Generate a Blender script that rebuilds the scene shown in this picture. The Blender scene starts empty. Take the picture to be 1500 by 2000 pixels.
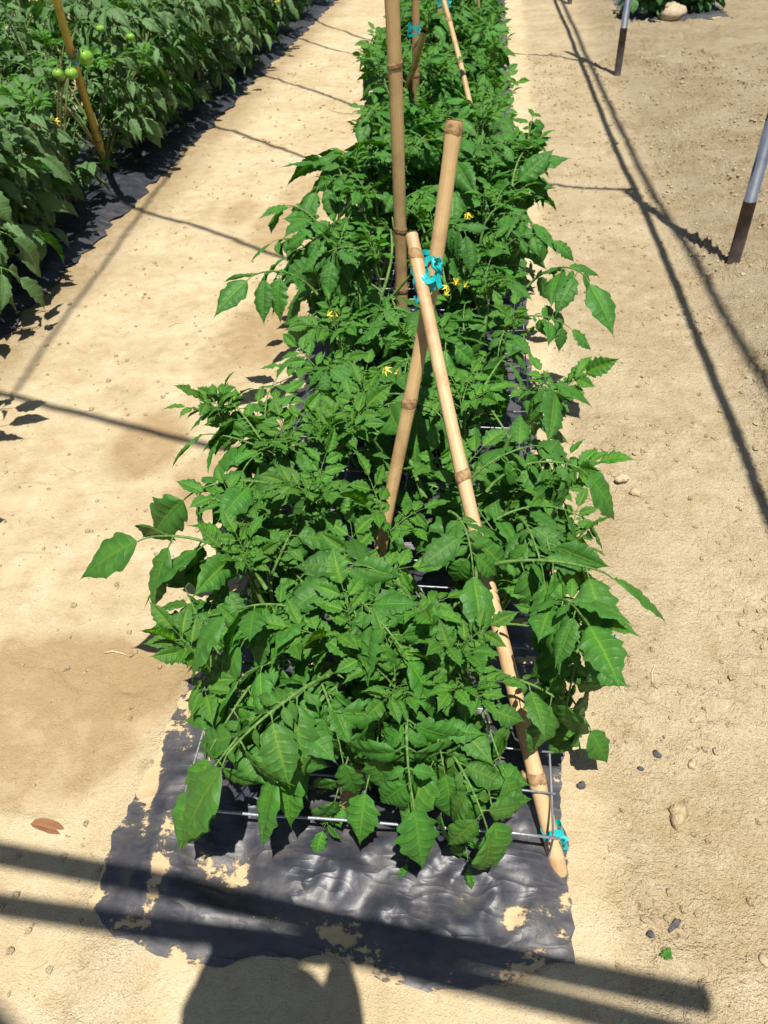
import bpy, math, random
import numpy as np
from mathutils import Vector, Matrix
random.seed(7); np.random.seed(7)
PI = math.pi
C = bpy.context.scene.collection
SC = bpy.context.scene

# ------------------------------------------------------------------ camera
FPX, CAMH = 1450.0, 1.5            # focal length in photo pixels, eye height in metres
_d = np.array([100, 1600, FPX]); _d /= np.linalg.norm(_d)          # straight down
_r = np.array([235, -1310, FPX]); _r -= _d*(_r@_d); _r /= np.linalg.norm(_r)   # along the row
_x = np.cross(_d, _r); _x = _x if _x[0] > 0 else -_x               # to the right
cam = bpy.data.cameras.new('camera'); camo = bpy.data.objects.new('camera', cam); C.objects.link(camo)
cam.sensor_fit = 'VERTICAL'; cam.sensor_height = 36.0; cam.lens = FPX/2000*36
cam.clip_start = 0.02; cam.clip_end = 500
ax = [Vector((_x[i], _r[i], -_d[i])) for i in range(3)]
camo.matrix_world = Matrix(((ax[0].x, -ax[1].x, -ax[2].x, 0), (ax[0].y, -ax[1].y, -ax[2].y, 0),
                            (ax[0].z, -ax[1].z, -ax[2].z, CAMH), (0, 0, 0, 1)))
cam.dof.use_dof = True; cam.dof.focus_distance = 1.5; cam.dof.aperture_fstop = 9.0
SC.camera = camo

# ------------------------------------------------------------------ light
SUN_EL = math.radians(73.0)
sdir = Vector((-0.33, 0.944, 0)).normalized()          # way the shadows fall on the ground
KS = 1/math.tan(SUN_EL)
SHX, SHY = sdir.x*KS, sdir.y*KS                        # shadow shift per metre of height
world = bpy.data.worlds.new('World'); SC.world = world; world.use_nodes = True
wn = world.node_tree.nodes; wl = world.node_tree.links
sky = wn.new('ShaderNodeTexSky'); sky.sky_type = 'NISHITA'; sky.sun_disc = False
sky.sun_elevation = SUN_EL
sky.sun_rotation = math.atan2(-sdir.x, -sdir.y)
wn['Background'].inputs['Strength'].default_value = 0.055
wl.new(sky.outputs[0], wn['Background'].inputs['Color'])
sl = bpy.data.lights.new('sun', 'SUN'); sl.energy = 5.0; sl.angle = math.radians(0.53); sl.color = (1.0, 0.955, 0.87)
so = bpy.data.objects.new('sun', sl); C.objects.link(so)
ldir = Vector((sdir.x*math.cos(SUN_EL), sdir.y*math.cos(SUN_EL), -math.sin(SUN_EL)))
so.rotation_euler = ldir.to_track_quat('-Z', 'Y').to_euler(); so.location = (2, -5, 8)
SC.view_settings.view_transform = 'Standard'; SC.view_settings.look = 'None'
SC.view_settings.gamma = 1.0; SC.view_settings.use_curve_mapping = False
SC.view_settings.exposure = 0.46
SC.cycles.max_bounces = 4; SC.cycles.diffuse_bounces = 2; SC.cycles.glossy_bounces = 1; SC.cycles.transmission_bounces = 2

# ------------------------------------------------------------------ helpers
def at(px, py, z=0.0):
    """point of the place at height z seen at this spot of the photograph"""
    v = np.array([px-750, py-1000, FPX]); w = np.array([v@_x, v@_r, -(v@_d)])
    t = (z-CAMH)/w[2]
    return Vector((w[0]*t, w[1]*t, z))
def proj(p):
    w = np.array([p[0], p[1], p[2]-CAMH]); c = _x*w[0]+_r*w[1]-_d*w[2]
    return 750+FPX*c[0]/c[2], 1000+FPX*c[1]/c[2], c[2]

_perm = np.random.RandomState(3).permutation(4096)
_gr = np.random.RandomState(5).rand(4096)*2*PI
def noise2(x, y, s=0):
    x = np.asarray(x, float); y = np.asarray(y, float)
    xi = np.floor(x).astype(int); yi = np.floor(y).astype(int); xf = x-xi; yf = y-yi
    u = xf**3*(xf*(xf*6-15)+10); v = yf**3*(yf*(yf*6-15)+10)
    def g(ix, iy, dx, dy):
        a = _gr[_perm[(_perm[(ix+s*57) % 4096]+iy) % 4096]]
        return np.cos(a)*dx+np.sin(a)*dy
    n00 = g(xi, yi, xf, yf); n10 = g(xi+1, yi, xf-1, yf); n01 = g(xi, yi+1, xf, yf-1); n11 = g(xi+1, yi+1, xf-1, yf-1)
    return ((n00*(1-u)+n10*u)*(1-v)+(n01*(1-u)+n11*u)*v)*1.5
def fbm(x, y, o=4, s=0):
    r = 0; a = 1.0
    for i in range(o): r = r+a*noise2(x*2**i, y*2**i, s+i); a *= 0.5
    return r
def smooth(a, b, x): t = np.clip((x-a)/(b-a), 0, 1); return t*t*(3-2*t)

def mkmesh(name, v, f, mats, uv=None, smoothf=True, attrs=None, fm=None):
    me = bpy.data.meshes.new(name); me.from_pydata([tuple(p) for p in v], [], [tuple(q) for q in f])
    for m in (mats if isinstance(mats, (list, tuple)) else [mats]): me.materials.append(m)
    if smoothf: me.polygons.foreach_set('use_smooth', [True]*len(me.polygons))
    if fm is not None: me.polygons.foreach_set('material_index', fm)
    if uv is not None:
        l = me.uv_layers.new(name='UVMap'); idx = np.zeros(len(me.loops), int); me.loops.foreach_get('vertex_index', idx)
        l.data.foreach_set('uv', np.asarray(uv, np.float32)[idx].ravel())
    for k, a in (attrs or {}).items():
        t = me.attributes.new(k, 'FLOAT', 'POINT'); t.data.foreach_set('value', np.asarray(a, np.float32))
    me.update(); return me
def put(name, me, parent=None, mw=None, color=None):
    o = bpy.data.objects.new(name, me); C.objects.link(o)
    if parent is not None: o.parent = parent
    if mw is not None: o.matrix_basis = mw
    if color: o.color = color
    return o
def tag(o, label, cat=None, group=None, kind=None):
    o['label'] = label
    if cat: o['category'] = cat
    if group: o['group'] = group
    if kind: o['kind'] = kind
    return o
def thing(name, label, cat, loc=(0, 0, 0), group=None):
    o = bpy.data.objects.new(name, None); C.objects.link(o); o.location = loc; o.empty_display_size = 0.05
    return tag(o, label, cat, group)

class MB:
    def __init__(s): s.v = []; s.f = []; s.uv = []; s.fm = []
    def add(s, v, f, uv=None, m=0):
        n = len(s.v); s.v += [tuple(p) for p in v]; s.f += [tuple(i+n for i in q) for q in f]
        s.uv += [tuple(p) for p in (uv if uv is not None else [(0, 0)]*len(v))]; s.fm += [m]*len(f)
    def tube(s, pts, rad, n=7, m=0, caps=True, jit=0):
        pts = [Vector(p) for p in pts]; k = len(pts)
        rad = rad if hasattr(rad, '__len__') else [rad]*k
        v = []; f = []; uv = []
        t0 = (pts[1]-pts[0]).normalized(); ref = Vector((0, 0, 1)) if abs(t0.z) < .9 else Vector((1, 0, 0))
        L = 0
        for i, p in enumerate(pts):
            t = (pts[min(i+1, k-1)]-pts[max(i-1, 0)]).normalized()
            a = t.cross(ref); 
            if a.length < 1e-5: a = t.cross(Vector((0, 1, 0)))
            a.normalize(); b = t.cross(a); ref = a.cross(t)*-1 if False else ref
            if i: L += (p-pts[i-1]).length
            for j in range(n):
                w = 2*PI*j/n; rr = rad[i]*(1+jit*random.uniform(-1, 1))
                v.append(p+a*(math.cos(w)*rr)+b*(math.sin(w)*rr)); uv.append((j/n, L))
        for i in range(k-1):
            for j in range(n):
                f.append((i*n+j, i*n+(j+1) % n, (i+1)*n+(j+1) % n, (i+1)*n+j))
        if caps: f.append(tuple(range(n))); f.append(tuple((k-1)*n+j for j in range(n))[::-1])
        s.add(v, f, uv, m)
    def mesh(s, name, mats, smoothf=True): return mkmesh(name, s.v, s.f, mats, s.uv, smoothf, None, s.fm)
    def build(s, name, mats, parent=None, mw=None, smoothf=True): return put(name, s.mesh(name, mats, smoothf), parent, mw)

# ------------------------------------------------------------------ materials
class NT:
    def __init__(s, name):
        s.m = bpy.data.materials.new(name); s.m.use_nodes = True; s.t = s.m.node_tree; s.t.nodes.clear()
        s.out = s.n('ShaderNodeOutputMaterial')
    def n(s, typ, **kw):
        nd = s.t.nodes.new(typ)
        for k, v in kw.items(): setattr(nd, k, v)
        return nd
    def l(s, a, b): s.t.links.new(a, b)
    def val(s, sock, v):
        if hasattr(v, 'is_linked') or isinstance(v, bpy.types.NodeSocket): s.l(v, sock)
        else: sock.default_value = v
    def math(s, op, a, b=0.0, c=None, clamp=False):
        nd = s.n('ShaderNodeMath', operation=op, use_clamp=clamp); s.val(nd.inputs[0], a); s.val(nd.inputs[1], b)
        if c is not None: s.val(nd.inputs[2], c)
        return nd.outputs[0]
    def ss(s, x, a, b, lo=0.0, hi=1.0):
        nd = s.n('ShaderNodeMapRange', interpolation_type='SMOOTHSTEP'); s.val(nd.inputs[0], x)
        for i, q in zip((1, 2, 3, 4), (a, b, lo, hi)): nd.inputs[i].default_value = q
        return nd.outputs[0]
    def mix(s, fac, a, b, mode='MIX'):
        nd = s.n('ShaderNodeMix', data_type='RGBA', blend_type=mode); s.val(nd.inputs[0], fac)
        for i, q in ((6, a), (7, b)):
            if isinstance(q, tuple): nd.inputs[i].default_value = (*q[:3], 1)
            else: s.l(q, nd.inputs[i])
        return nd.outputs[2]
    def noise(s, vec, scale, detail=4, rough=.55, col=False):
        nd = s.n('ShaderNodeTexNoise'); nd.inputs['Scale'].default_value = scale
        nd.inputs['Detail'].default_value = detail; nd.inputs['Roughness'].default_value = rough
        if vec is not None: s.l(vec, nd.inputs['Vector'])
        return nd.outputs[1 if col else 0]
    def bump(s, h, strength, dist, nrm=None):
        nd = s.n('ShaderNodeBump'); nd.inputs['Strength'].default_value = strength; nd.inputs['Distance'].default_value = dist
        s.l(h, nd.inputs['Height'])
        if nrm is not None: s.l(nrm, nd.inputs['Normal'])
        return nd.outputs[0]
    def pbsdf(s, color, rough=.6, spec=.5, nrm=None, metal=0.0, sub=None):
        p = s.n('ShaderNodeBsdfPrincipled')
        if isinstance(color, tuple): p.inputs['Base Color'].default_value = (*color[:3], 1)
        else: s.l(color, p.inputs['Base Color'])
        s.val(p.inputs['Roughness'], rough); s.val(p.inputs['Specular IOR Level'], spec); p.inputs['Metallic'].default_value = metal
        if nrm is not None: s.l(nrm, p.inputs['Normal'])
        return p
    def fin(s, b): s.l(b.outputs[0], s.out.inputs[0]); return s.m

def mat_soil():
    t = NT('soil'); g = t.n('ShaderNodeNewGeometry').outputs['Position']
    damp = t.n('ShaderNodeAttribute', attribute_name='damp').outputs['Fac']
    rough = t.n('ShaderNodeAttribute', attribute_name='rough').outputs['Fac']
    n1 = t.noise(g, 2.3, 3, .6); n2 = t.noise(g, 14, 4, .65); n3 = t.noise(g, 95, 3, .65); n4 = t.noise(g, 330, 1, .6)
    c = t.mix(t.ss(n1, .3, .7), (.45, .348, .205), (.56, .460, .298))
    c = t.mix(t.math('MULTIPLY', t.ss(n2, .48, .72), .6), c, (.61, .51, .35))
    c = t.mix(t.math('MULTIPLY', t.ss(n2, .5, .28), .45), c, (.36, .245, .115))
    c = t.mix(t.math('MULTIPLY', t.ss(n3, .58, .74), t.math('MULTIPLY_ADD', rough, .22, .12)), c, (.27, .19, .095))
    c = t.mix(t.math('MULTIPLY', t.ss(n4, .66, .76), .5), c, (.68, .58, .42))
    dm = t.ss(t.math('ADD', damp, t.math('MULTIPLY', t.math('SUBTRACT', n2, .5), 1.5)), .25, .95)
    c = t.mix(t.math('MULTIPLY', dm, .78), c, (.30, .20, .092))
    h = t.math('ADD', t.math('MULTIPLY', n3, t.math('MULTIPLY_ADD', rough, 1.7, .3)), t.math('MULTIPLY', n4, t.math('MULTIPLY_ADD', rough, .5, .2)))
    h = t.math('ADD', h, t.math('MULTIPLY', n2, .6))
    return t.fin(t.pbsdf(c, .95, .12, t.bump(h, 1.0, .016)))

def mat_plastic():
    t = NT('mulch_film'); g = t.n('ShaderNodeNewGeometry').outputs['Position']
    dust = t.n('ShaderNodeAttribute', attribute_name='dust').outputs['Fac']
    mp = t.n('ShaderNodeMapping'); mp.inputs['Scale'].default_value = (.8, 2.1, 1); mp.inputs['Rotation'].default_value = (0, 0, .25); t.l(g, mp.inputs[0])
    n1 = t.noise(mp.outputs[0], 9, 6, .62); n2 = t.noise(g, 55, 3, .65); n3 = t.noise(g, 240, 2, .6)
    k = t.math('ADD', t.math('MULTIPLY_ADD', n1, .95, t.math('MULTIPLY', n2, .35)), t.math('MULTIPLY', dust, .42))
    cake = t.ss(k, .865, .92)
    haze = t.ss(k, .5, .92, .02, .22)
    c = t.mix(haze, (.026, .029, .043), (.26, .23, .19))
    c = t.mix(t.math('MULTIPLY', t.ss(n3, .6, .72), t.ss(k, .7, .95, 0, .7)), c, (.42, .31, .16))
    c = t.mix(cake, c, t.mix(n2, (.40, .29, .15), (.60, .47, .29)))
    r = t.math('MULTIPLY_ADD', cake, .5, t.math('MULTIPLY_ADD', haze, .6, .40))
    rd = t.noise(mp.outputs[0], 7, 2, .5); rd = t.math('POWER', t.math('SUBTRACT', 1.0, t.math('ABSOLUTE', t.math('MULTIPLY_ADD', rd, 2.0, -1.0))), 9.0)
    mp2 = t.n('ShaderNodeMapping'); mp2.inputs['Scale'].default_value = (.7, 2.0, 1); mp2.inputs['Rotation'].default_value = (0, 0, -.5); t.l(g, mp2.inputs[0])
    r2 = t.noise(mp2.outputs[0], 16, 1, .5); r2 = t.math('POWER', t.math('SUBTRACT', 1.0, t.math('ABSOLUTE', t.math('MULTIPLY_ADD', r2, 2.0, -1.0))), 10.0)
    h = t.math('ADD', t.math('MULTIPLY_ADD', rd, .38, t.math('MULTIPLY_ADD', r2, .10, t.math('MULTIPLY', cake, .5))), t.math('ADD', t.math('MULTIPLY', n2, .14), t.math('MULTIPLY', t.noise(mp.outputs[0], 9, 2, .5), 1.0)))
    sp = t.math('MULTIPLY_ADD', cake, -.45, .55)
    return t.fin(t.pbsdf(c, r, sp, t.bump(h, .5, .010)))

def mat_leaf(name, dark, light, vein, back, trans, rolln=0.0):
    t = NT(name)
    uv = t.n('ShaderNodeUVMap').outputs[0]; sx = t.n('ShaderNodeSeparateXYZ'); t.l(uv, sx.inputs[0])
    u = sx.outputs[0]; v = t.math('SUBTRACT', sx.outputs[1], .5); av = t.math('MULTIPLY', t.math('ABSOLUTE', v), 2.0)
    side = t.math('GREATER_THAN', v, 0.0)
    oi = t.n('ShaderNodeObjectInfo')
    cb = t.n('ShaderNodeCombineXYZ'); t.l(u, cb.inputs[0]); t.l(sx.outputs[1], cb.inputs[1]); t.l(t.math('MULTIPLY', oi.outputs['Random'], 37.0), cb.inputs[2])
    nz = t.noise(cb.outputs[0], 4.0, 1, .6); nf = t.noise(cb.outputs[0], 24, 1, .6)
    ph = t.math('FRACT', t.math('ADD', t.math('MULTIPLY', u, 7.0), t.math('MULTIPLY', side, .45)))
    lat = t.math('ABSOLUTE', t.math('SUBTRACT', ph, .5))
    latv = t.math('MULTIPLY', t.ss(lat, .085, .0), t.ss(av, 1.0, .5))
    mid = t.ss(av, .10, .015)
    sec = t.math('ABSOLUTE', t.math('SUBTRACT', t.math('FRACT', t.math('ADD', t.math('MULTIPLY', av, 6.0), t.math('MULTIPLY', u, 9.0))), .5))
    secv = t.math('MULTIPLY', t.ss(sec, .10, .0), .35)
    vn = t.math('MAXIMUM', t.math('MAXIMUM', mid, t.math('MULTIPLY', latv, .62)), t.math('MULTIPLY', secv, .6))
    c = t.mix(t.ss(nz, .3, .72), dark, light)
    c = t.mix(t.math('MULTIPLY', t.ss(nf, .5, .75), .35), c, light)
    c = t.mix(t.ss(oi.outputs['Random'], 0.0, 1.0, 0, .5), c, tuple(x*.72 for x in dark))
    c = t.mix(t.ss(t.math('ADD', av, t.math('MULTIPLY', u, .5)), .75, .05, 0, .6), c, tuple(x*k_ for x, k_ in zip(light, (1.6, 1.2, .9))))
    c = t.mix(t.math('MULTIPLY', vn, .6), c, vein)
    c = t.mix(1.0, c, oi.outputs['Color'], 'MULTIPLY')
    bf = t.n('ShaderNodeNewGeometry').outputs['Backfacing']
    c = t.mix(t.math('MULTIPLY', bf, .6), c, back)
    puck = t.math('SINE', t.math('MULTIPLY', lat, 2*PI))
    h = t.math('SUBTRACT', t.math('ADD', t.math('MULTIPLY', nf, .45), t.math('MULTIPLY', puck, .25)), t.math('MULTIPLY', vn, .75))
    nb = t.bump(h, .38, .0035)
    p = t.pbsdf(c, t.math('MULTIPLY_ADD', nz, .3, .32), .28, nb)
    tr = t.n('ShaderNodeBsdfTranslucent'); t.l(t.mix(1.0, c, (1.35, 1.25, .5), 'MULTIPLY'), tr.inputs[0]); t.l(nb, tr.inputs[1])
    mx = t.n('ShaderNodeMixShader'); mx.inputs[0].default_value = trans; t.l(p.outputs[0], mx.inputs[1]); t.l(tr.outputs[0], mx.inputs[2])
    return t.fin(mx)

def mat_stem(name, a, b):
    t = NT(name); tc = t.n('ShaderNodeTexCoord').outputs['Object']
    c = t.mix(t.ss(t.noise(tc, 40, 4), .35, .65), a, b)
    return t.fin(t.pbsdf(c, .55, .35, t.bump(t.noise(tc, 700, 2), .5, .002)))

def mat_bamboo(name, a, b, dk):
    t = NT(name); uv = t.n('ShaderNodeUVMap').outputs[0]; oi = t.n('ShaderNodeObjectInfo').outputs['Random']
    mp = t.n('ShaderNodeMapping'); mp.inputs['Scale'].default_value = (26, 2.2, 1); t.l(uv, mp.inputs[0]); 
    tc = t.n('ShaderNodeTexCoord').outputs['Object']
    n1 = t.noise(mp.outputs[0], 1.6, 5, .65); n2 = t.noise(tc, 9, 4, .6); n3 = t.noise(tc, 60, 5, .7)
    c = t.mix(t.ss(n1, .32, .7), a, b); c = t.mix(t.math('MULTIPLY', t.ss(n2, .45, .68), .75), c, dk)
    c = t.mix(t.math('MULTIPLY', t.ss(n3, .62, .72), .6), c, tuple(x*.35 for x in dk))
    return t.fin(t.pbsdf(c, t.math('MULTIPLY_ADD', n2, .3, .32), .4, t.bump(t.math('ADD', n1, t.math('MULTIPLY', n3, .4)), .35, .002)))

def mat_noise(name, a, b, scale=20, rough=.6, spec=.4, metal=0.0, bump=.3, bd=.003):
    t = NT(name); tc = t.n('ShaderNodeTexCoord').outputs['Object']; n = t.noise(tc, scale, 5, .6)
    return t.fin(t.pbsdf(t.mix(t.ss(n, .3, .7), a, b), rough, spec, t.bump(n, bump, bd), metal))

M = {}
M['soil'] = mat_soil(); M['film'] = mat_plastic()
M['leaf'] = mat_leaf('tomato_leaf', (.012, .094, .007), (.050, .250, .013), (.22, .42, .04), (.065, .18, .035), .21)
M['leaf_dull'] = mat_leaf('tomato_leaf_dull', (.018, .090, .015), (.056, .205, .030), (.14, .26, .08), (.16, .26, .11), .26)
M['leaf_broad'] = mat_leaf('broad_leaf', (.02, .11, .018), (.045, .19, .03), (.10, .24, .06), (.08, .18, .06), .25)
M['stem'] = mat_stem('green_stem', (.075, .165, .03), (.15, .28, .06))
M['oldstem'] = mat_stem('brown_stem', (.13, .11, .04), (.16, .2, .06))
M['bamboo'] = mat_bamboo('bamboo_tan', (.43, .28, .125), (.56, .39, .19), (.30, .18, .08))
M['bamboo_dark'] = mat_bamboo('bamboo_brown', (.33, .20, .085), (.45, .29, .135), (.16, .085, .035))
M['bamboo_split'] = mat_bamboo('bamboo_split_face', (.53, .35, .18), (.66, .46, .26), (.40, .24, .11))
M['bamboo_yellow'] = mat_bamboo('bamboo_yellow', (.43, .33, .05), (.54, .43, .09), (.26, .18, .04))
M['node'] = mat_noise('bamboo_node', (.20, .11, .05), (.42, .28, .14), 90, .75, .2, 0, .6)
M['pith'] = mat_noise('bamboo_pith', (.10, .06, .03), (.30, .18, .08), 60, .9, .1)
M['tie'] = mat_noise('teal_ribbon', (.0, .34, .36), (.01, .44, .45), 60, .38, .5)
M['steel'] = mat_noise('galvanised_wire', (.30, .32, .36), (.44, .46, .50), 120, .5, .4, .6)
M['pole'] = mat_noise('pole_paint', (.075, .088, .12), (.13, .145, .185), 14, .5, .35, .1)
M['sleeve'] = mat_noise('pole_sleeve', (.045, .036, .034), (.10, .08, .07), 18, .6, .3)
M['petal'] = mat_noise('yellow_petal', (.72, .56, .03), (.80, .70, .10), 60, .5, .3)
M['fruit'] = mat_noise('green_tomato', (.16, .36, .03), (.26, .47, .06), 18, .18, .55, 0, .02)
M['rock'] = mat_noise('pale_rock', (.36, .29, .19), (.50, .41, .29), 30, .9, .2, 0, .7)
M['darkrock'] = mat_noise('dark_rock', (.05, .05, .06), (.13, .12, .12), 60, .8, .3, 0, .6)
M['whiterock'] = mat_noise('white_rock', (.6, .55, .46), (.75, .7, .6), 60, .85, .3, 0, .5)
M['dry'] = mat_noise('dry_leaf', (.20, .095, .045), (.34, .17, .085), 50, .8, .2, 0, .6)
M['straw'] = mat_noise('dry_straw', (.45, .36, .22), (.6, .5, .34), 60, .8, .2)
M['cloth'] = mat_noise('blue_cloth', (.05, .07, .12), (.08, .1, .16), 30, .9, .1)
M['skin'] = mat_noise('skin', (.45, .27, .19), (.52, .32, .23), 20, .55, .3)
M['phone'] = mat_noise('phone_black', (.02, .02, .02), (.03, .03, .03), 20, .3, .5)

# ------------------------------------------------------------------ ground
def axis(*segs):
    a = []
    for lo, hi, st in segs: a += list(np.arange(lo, hi-st*.3, st))
    a.append(segs[-1][1]); return np.array(a)
gx = axis((-70, -10, 10), (-10, -3.4, .5), (-3.4, -1.95, .06), (-1.95, -.62, .014), (-.62, .16, .04), (.16, 1.5, .0075), (1.5, 1.9, .012), (1.9, 3.4, .03), (3.4, 10, .5), (10, 70, 10))
gy = axis((-20, -1, 2), (-1, .28, .1), (.28, 2.6, .0078), (2.6, 3.4, .013), (3.4, 6.5, .024), (6.5, 13, .055), (13, 20, .5), (20, 80, 6))
GX, GY = np.meshgrid(gx, gy)
def rough_mask(x, y):
    e = .86+.06*noise2(y*1.3, x*0+2.0, 8)
    return np.clip(.38*smooth(.24, .36, x)+.75*smooth(e-.10, e+.30, x)+.30*smooth(-1.68, -1.9, x)+.22*smooth(-.74, -.66, x)*smooth(-.5, -.6, x), 0, 1)
def ground_h(x, y, fine=True):
    near = smooth(14, 9, y)*smooth(-4.5, -3.5, x)*smooth(4.5, 3.5, x)
    R = rough_mask(x, y)
    h = .013*fbm(x*1.1, y*1.1, 3, 1)+.004*fbm(x*5, y*5, 3, 4)
    h = h*(1-.75*smooth(-.9, -.66, x)*smooth(.32, .2, x))
    h = h+.016*smooth(.85, 1.25, x)                                   # loose tilled strip lies higher
    if fine:
        m = smooth(-.25, .45, noise2(x*3.2, y*3.2, 13)); q = (.25+.9*m)*(.05+.95*R)*(1+.7*smooth(.5, .95, R))
        h = h+q*(.0075*smooth(.02, .22, noise2(x*33, y*33, 11))+.005*smooth(.05, .3, noise2(x*66, y*66, 12))+.012*smooth(.22, .42, noise2(x*15, y*15, 15)))
        h = h+.0025*np.abs(noise2(x*9, y*9, 17))
        # crusted steps in the trodden left path
        st = noise2(x*3.1+.5*noise2(x*7, y*7, 20), y*3.1, 21); h = h+.006*smooth(.02, .06, st)*smooth(.3, -.2, x)
    return h*near
GH = ground_h(GX, GY)
damp = np.zeros_like(GX)
def blob(px, py, rx, ry, a=1.0):
    p = at(px, py); 
    d = np.sqrt(((GX-p.x)/rx)**2+((GY-p.y)/ry)**2); global damp; damp = np.maximum(damp, a*smooth(1.25, .55, d))
for b in ((150, 1330, .34, .17, .9), (30, 1420, .25, .16, .8), (330, 1290, .14, .13, .75), (290, 870, .16, .24, .75), (400, 960, .16, .25, .7), (560, 440, .22, .42, .75),
          (520, 640, .22, .4, .8), (440, 690, .14, .2, .6), (240, 770, .1, .14, .5), (300, 1000, .12, .12, .4), (470, 420, .13, .25, .6), (60, 1450, .3, .2, .8), (600, 380, .2, .4, .6)): blob(*b)
e2 = smooth(.34, .0, np.abs(GX+2.0)); damp = np.maximum(damp, .62*e2*smooth(13, 11, GY))
RM = rough_mask(GX, GY)
nx, ny = len(gx), len(gy)
V = np.stack([GX, GY, GH], -1).reshape(-1, 3)
idx = np.arange(nx*ny).reshape(ny, nx)
F = np.stack([idx[:-1, :-1], idx[:-1, 1:], idx[1:, 1:], idx[1:, :-1]], -1).reshape(-1, 4)
def bigmesh(name, V, F, mat, attrs):
    me = bpy.data.meshes.new(name); me.vertices.add(len(V)); me.vertices.foreach_set('co', V.astype(np.float32).ravel())
    me.loops.add(F.size); me.loops.foreach_set('vertex_index', F.astype(np.int32).ravel())
    me.polygons.add(len(F)); me.polygons.foreach_set('loop_start', np.arange(0, F.size, 4, dtype=np.int32))
    me.polygons.foreach_set('use_smooth', np.ones(len(F), bool)); me.materials.append(mat)
    for k, a in attrs.items(): me.attributes.new(k, 'FLOAT', 'POINT').data.foreach_set('value', a.astype(np.float32).ravel())
    me.update(calc_edges=True); me.validate(); return me
gr = put('ground', bigmesh('ground', V, F, M['soil'], {'damp': damp, 'rough': RM}))
tag(gr, 'dry sandy tan soil of the paths, smooth on the left, crumbly on the right', kind='structure')
def gh(x, y): return float(ground_h(np.array([x]), np.array([y]))[0])

# ------------------------------------------------------------------ black mulch film
def film(name, label, xl, xr, yn, yf, front, seed, step=.011, drift=0.0, jag=1.0, dk=1.0):
    ys = axis((yn, min(yn+2.6, yf-.1), step), (min(yn+2.6, yf-.1), yf, .045))
    n = int((xr-xl)/step); us = np.linspace(0, 1, n)
    U, Y = np.meshgrid(us, ys)
    el = .022*fbm(Y*4, Y*0+seed, 4, seed)+.010*noise2(Y*38, Y*0+1, seed+3); er = jag*.016*fbm(Y*5, Y*0+seed+9, 4, seed+5)+.007*noise2(Y*42, Y*0+4, seed+6)
    XL = xl+el+drift*(Y-yn); XR = xr+er+drift*(Y-yn)
    X = XL+(XR-XL)*U
    if front is not None:      # ragged near end: rows near the camera are pulled along the torn edge
        fx = np.array([p[0] for p in front]); fy = np.array([p[1] for p in front])
        ye = np.interp(X, fx, fy)+.010*fbm(X*16, X*0, 3, seed+8)
        k = np.clip((Y-yn)/.5, 0, 1); Y = np.where(Y < yn+.5, ye+(yn+.5-ye)*k, Y)
        flare = smooth(yn+.62, yn+.05, Y)*smooth(.45, 0, U); X = X-flare*.045
    fold = noise2(X*4.5+Y*2.6, Y*3.0-X*1.1, seed+20); fold2 = noise2(X*11-Y*5, Y*9+X*3, seed+21); fold3 = noise2(X*26+Y*9, Y*21, seed+22)
    edge = np.minimum(np.minimum(U, 1-U)*(xr-xl), np.abs(Y-np.min(Y, 0, keepdims=True)))
    lift = smooth(0, .10, edge)
    sidefold = smooth(.30, .0, U)*noise2(X*17+Y*9.0, Y*2.2-X*1.2, seed+30)*.010
    Z = .006+lift*(.012+.018*(1-2*np.abs(fold))+.013*(.5-np.abs(fold2))*2+.005*(.5-np.abs(fold3))*2)+sidefold*lift+.004*fold3*(1-lift)*.5
    G = ground_h(X, Y, False); Z = np.maximum(Z+G*.6, G+.002) if True else Z
    Z = Z + .004
    dust = smooth(.10, .0, edge)*.32+smooth(.25, -.6, fold)*.5*0+smooth(.18, .55, np.abs(fold2))*.30+smooth(.2, .6, np.abs(fold))*.22-.06+smooth(.36, .03, U)*smooth(1.35, .7, Y)*np.clip(.12+1.5*noise2(X*30+Y*6, Y*3.0-X*1.5, seed+31), 0, 1.0)*smooth(.40,.52,Y)
    V = np.stack([X, Y, Z], -1).reshape(-1, 3); ny, nx = X.shape; idx = np.arange(nx*ny).reshape(ny, nx)
    F = np.stack([idx[:-1, :-1], idx[:-1, 1:], idx[1:, 1:], idx[1:, :-1]], -1).reshape(-1, 4)
    o = put(name, bigmesh(name, V, F, M['film'], {'dust': dust*dk-(1-dk)*.15})); tag(o, label, 'mulch film'); return o
fr = [tuple(at(*p).xy) for p in ((205, 1765), (270, 1830), (340, 1875), (430, 1895), (480, 1880), (560, 1872), (640, 1868), (690, 1895), (760, 1925), (850, 1940), (960, 1925), (1040, 1905), (1100, 1880))]
film('mulch_film', 'wrinkled black plastic film under the middle tomato row, dusted with sand, torn near end', -.655, .215, .42, 12.6, fr, 2, drift=-.012)
film('mulch_film', 'black plastic film under the tall tomato row at the left edge', -3.2, -2.03, 1.4, 12.8, None, 5, step=.03, jag=3.5, dk=.35)

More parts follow.
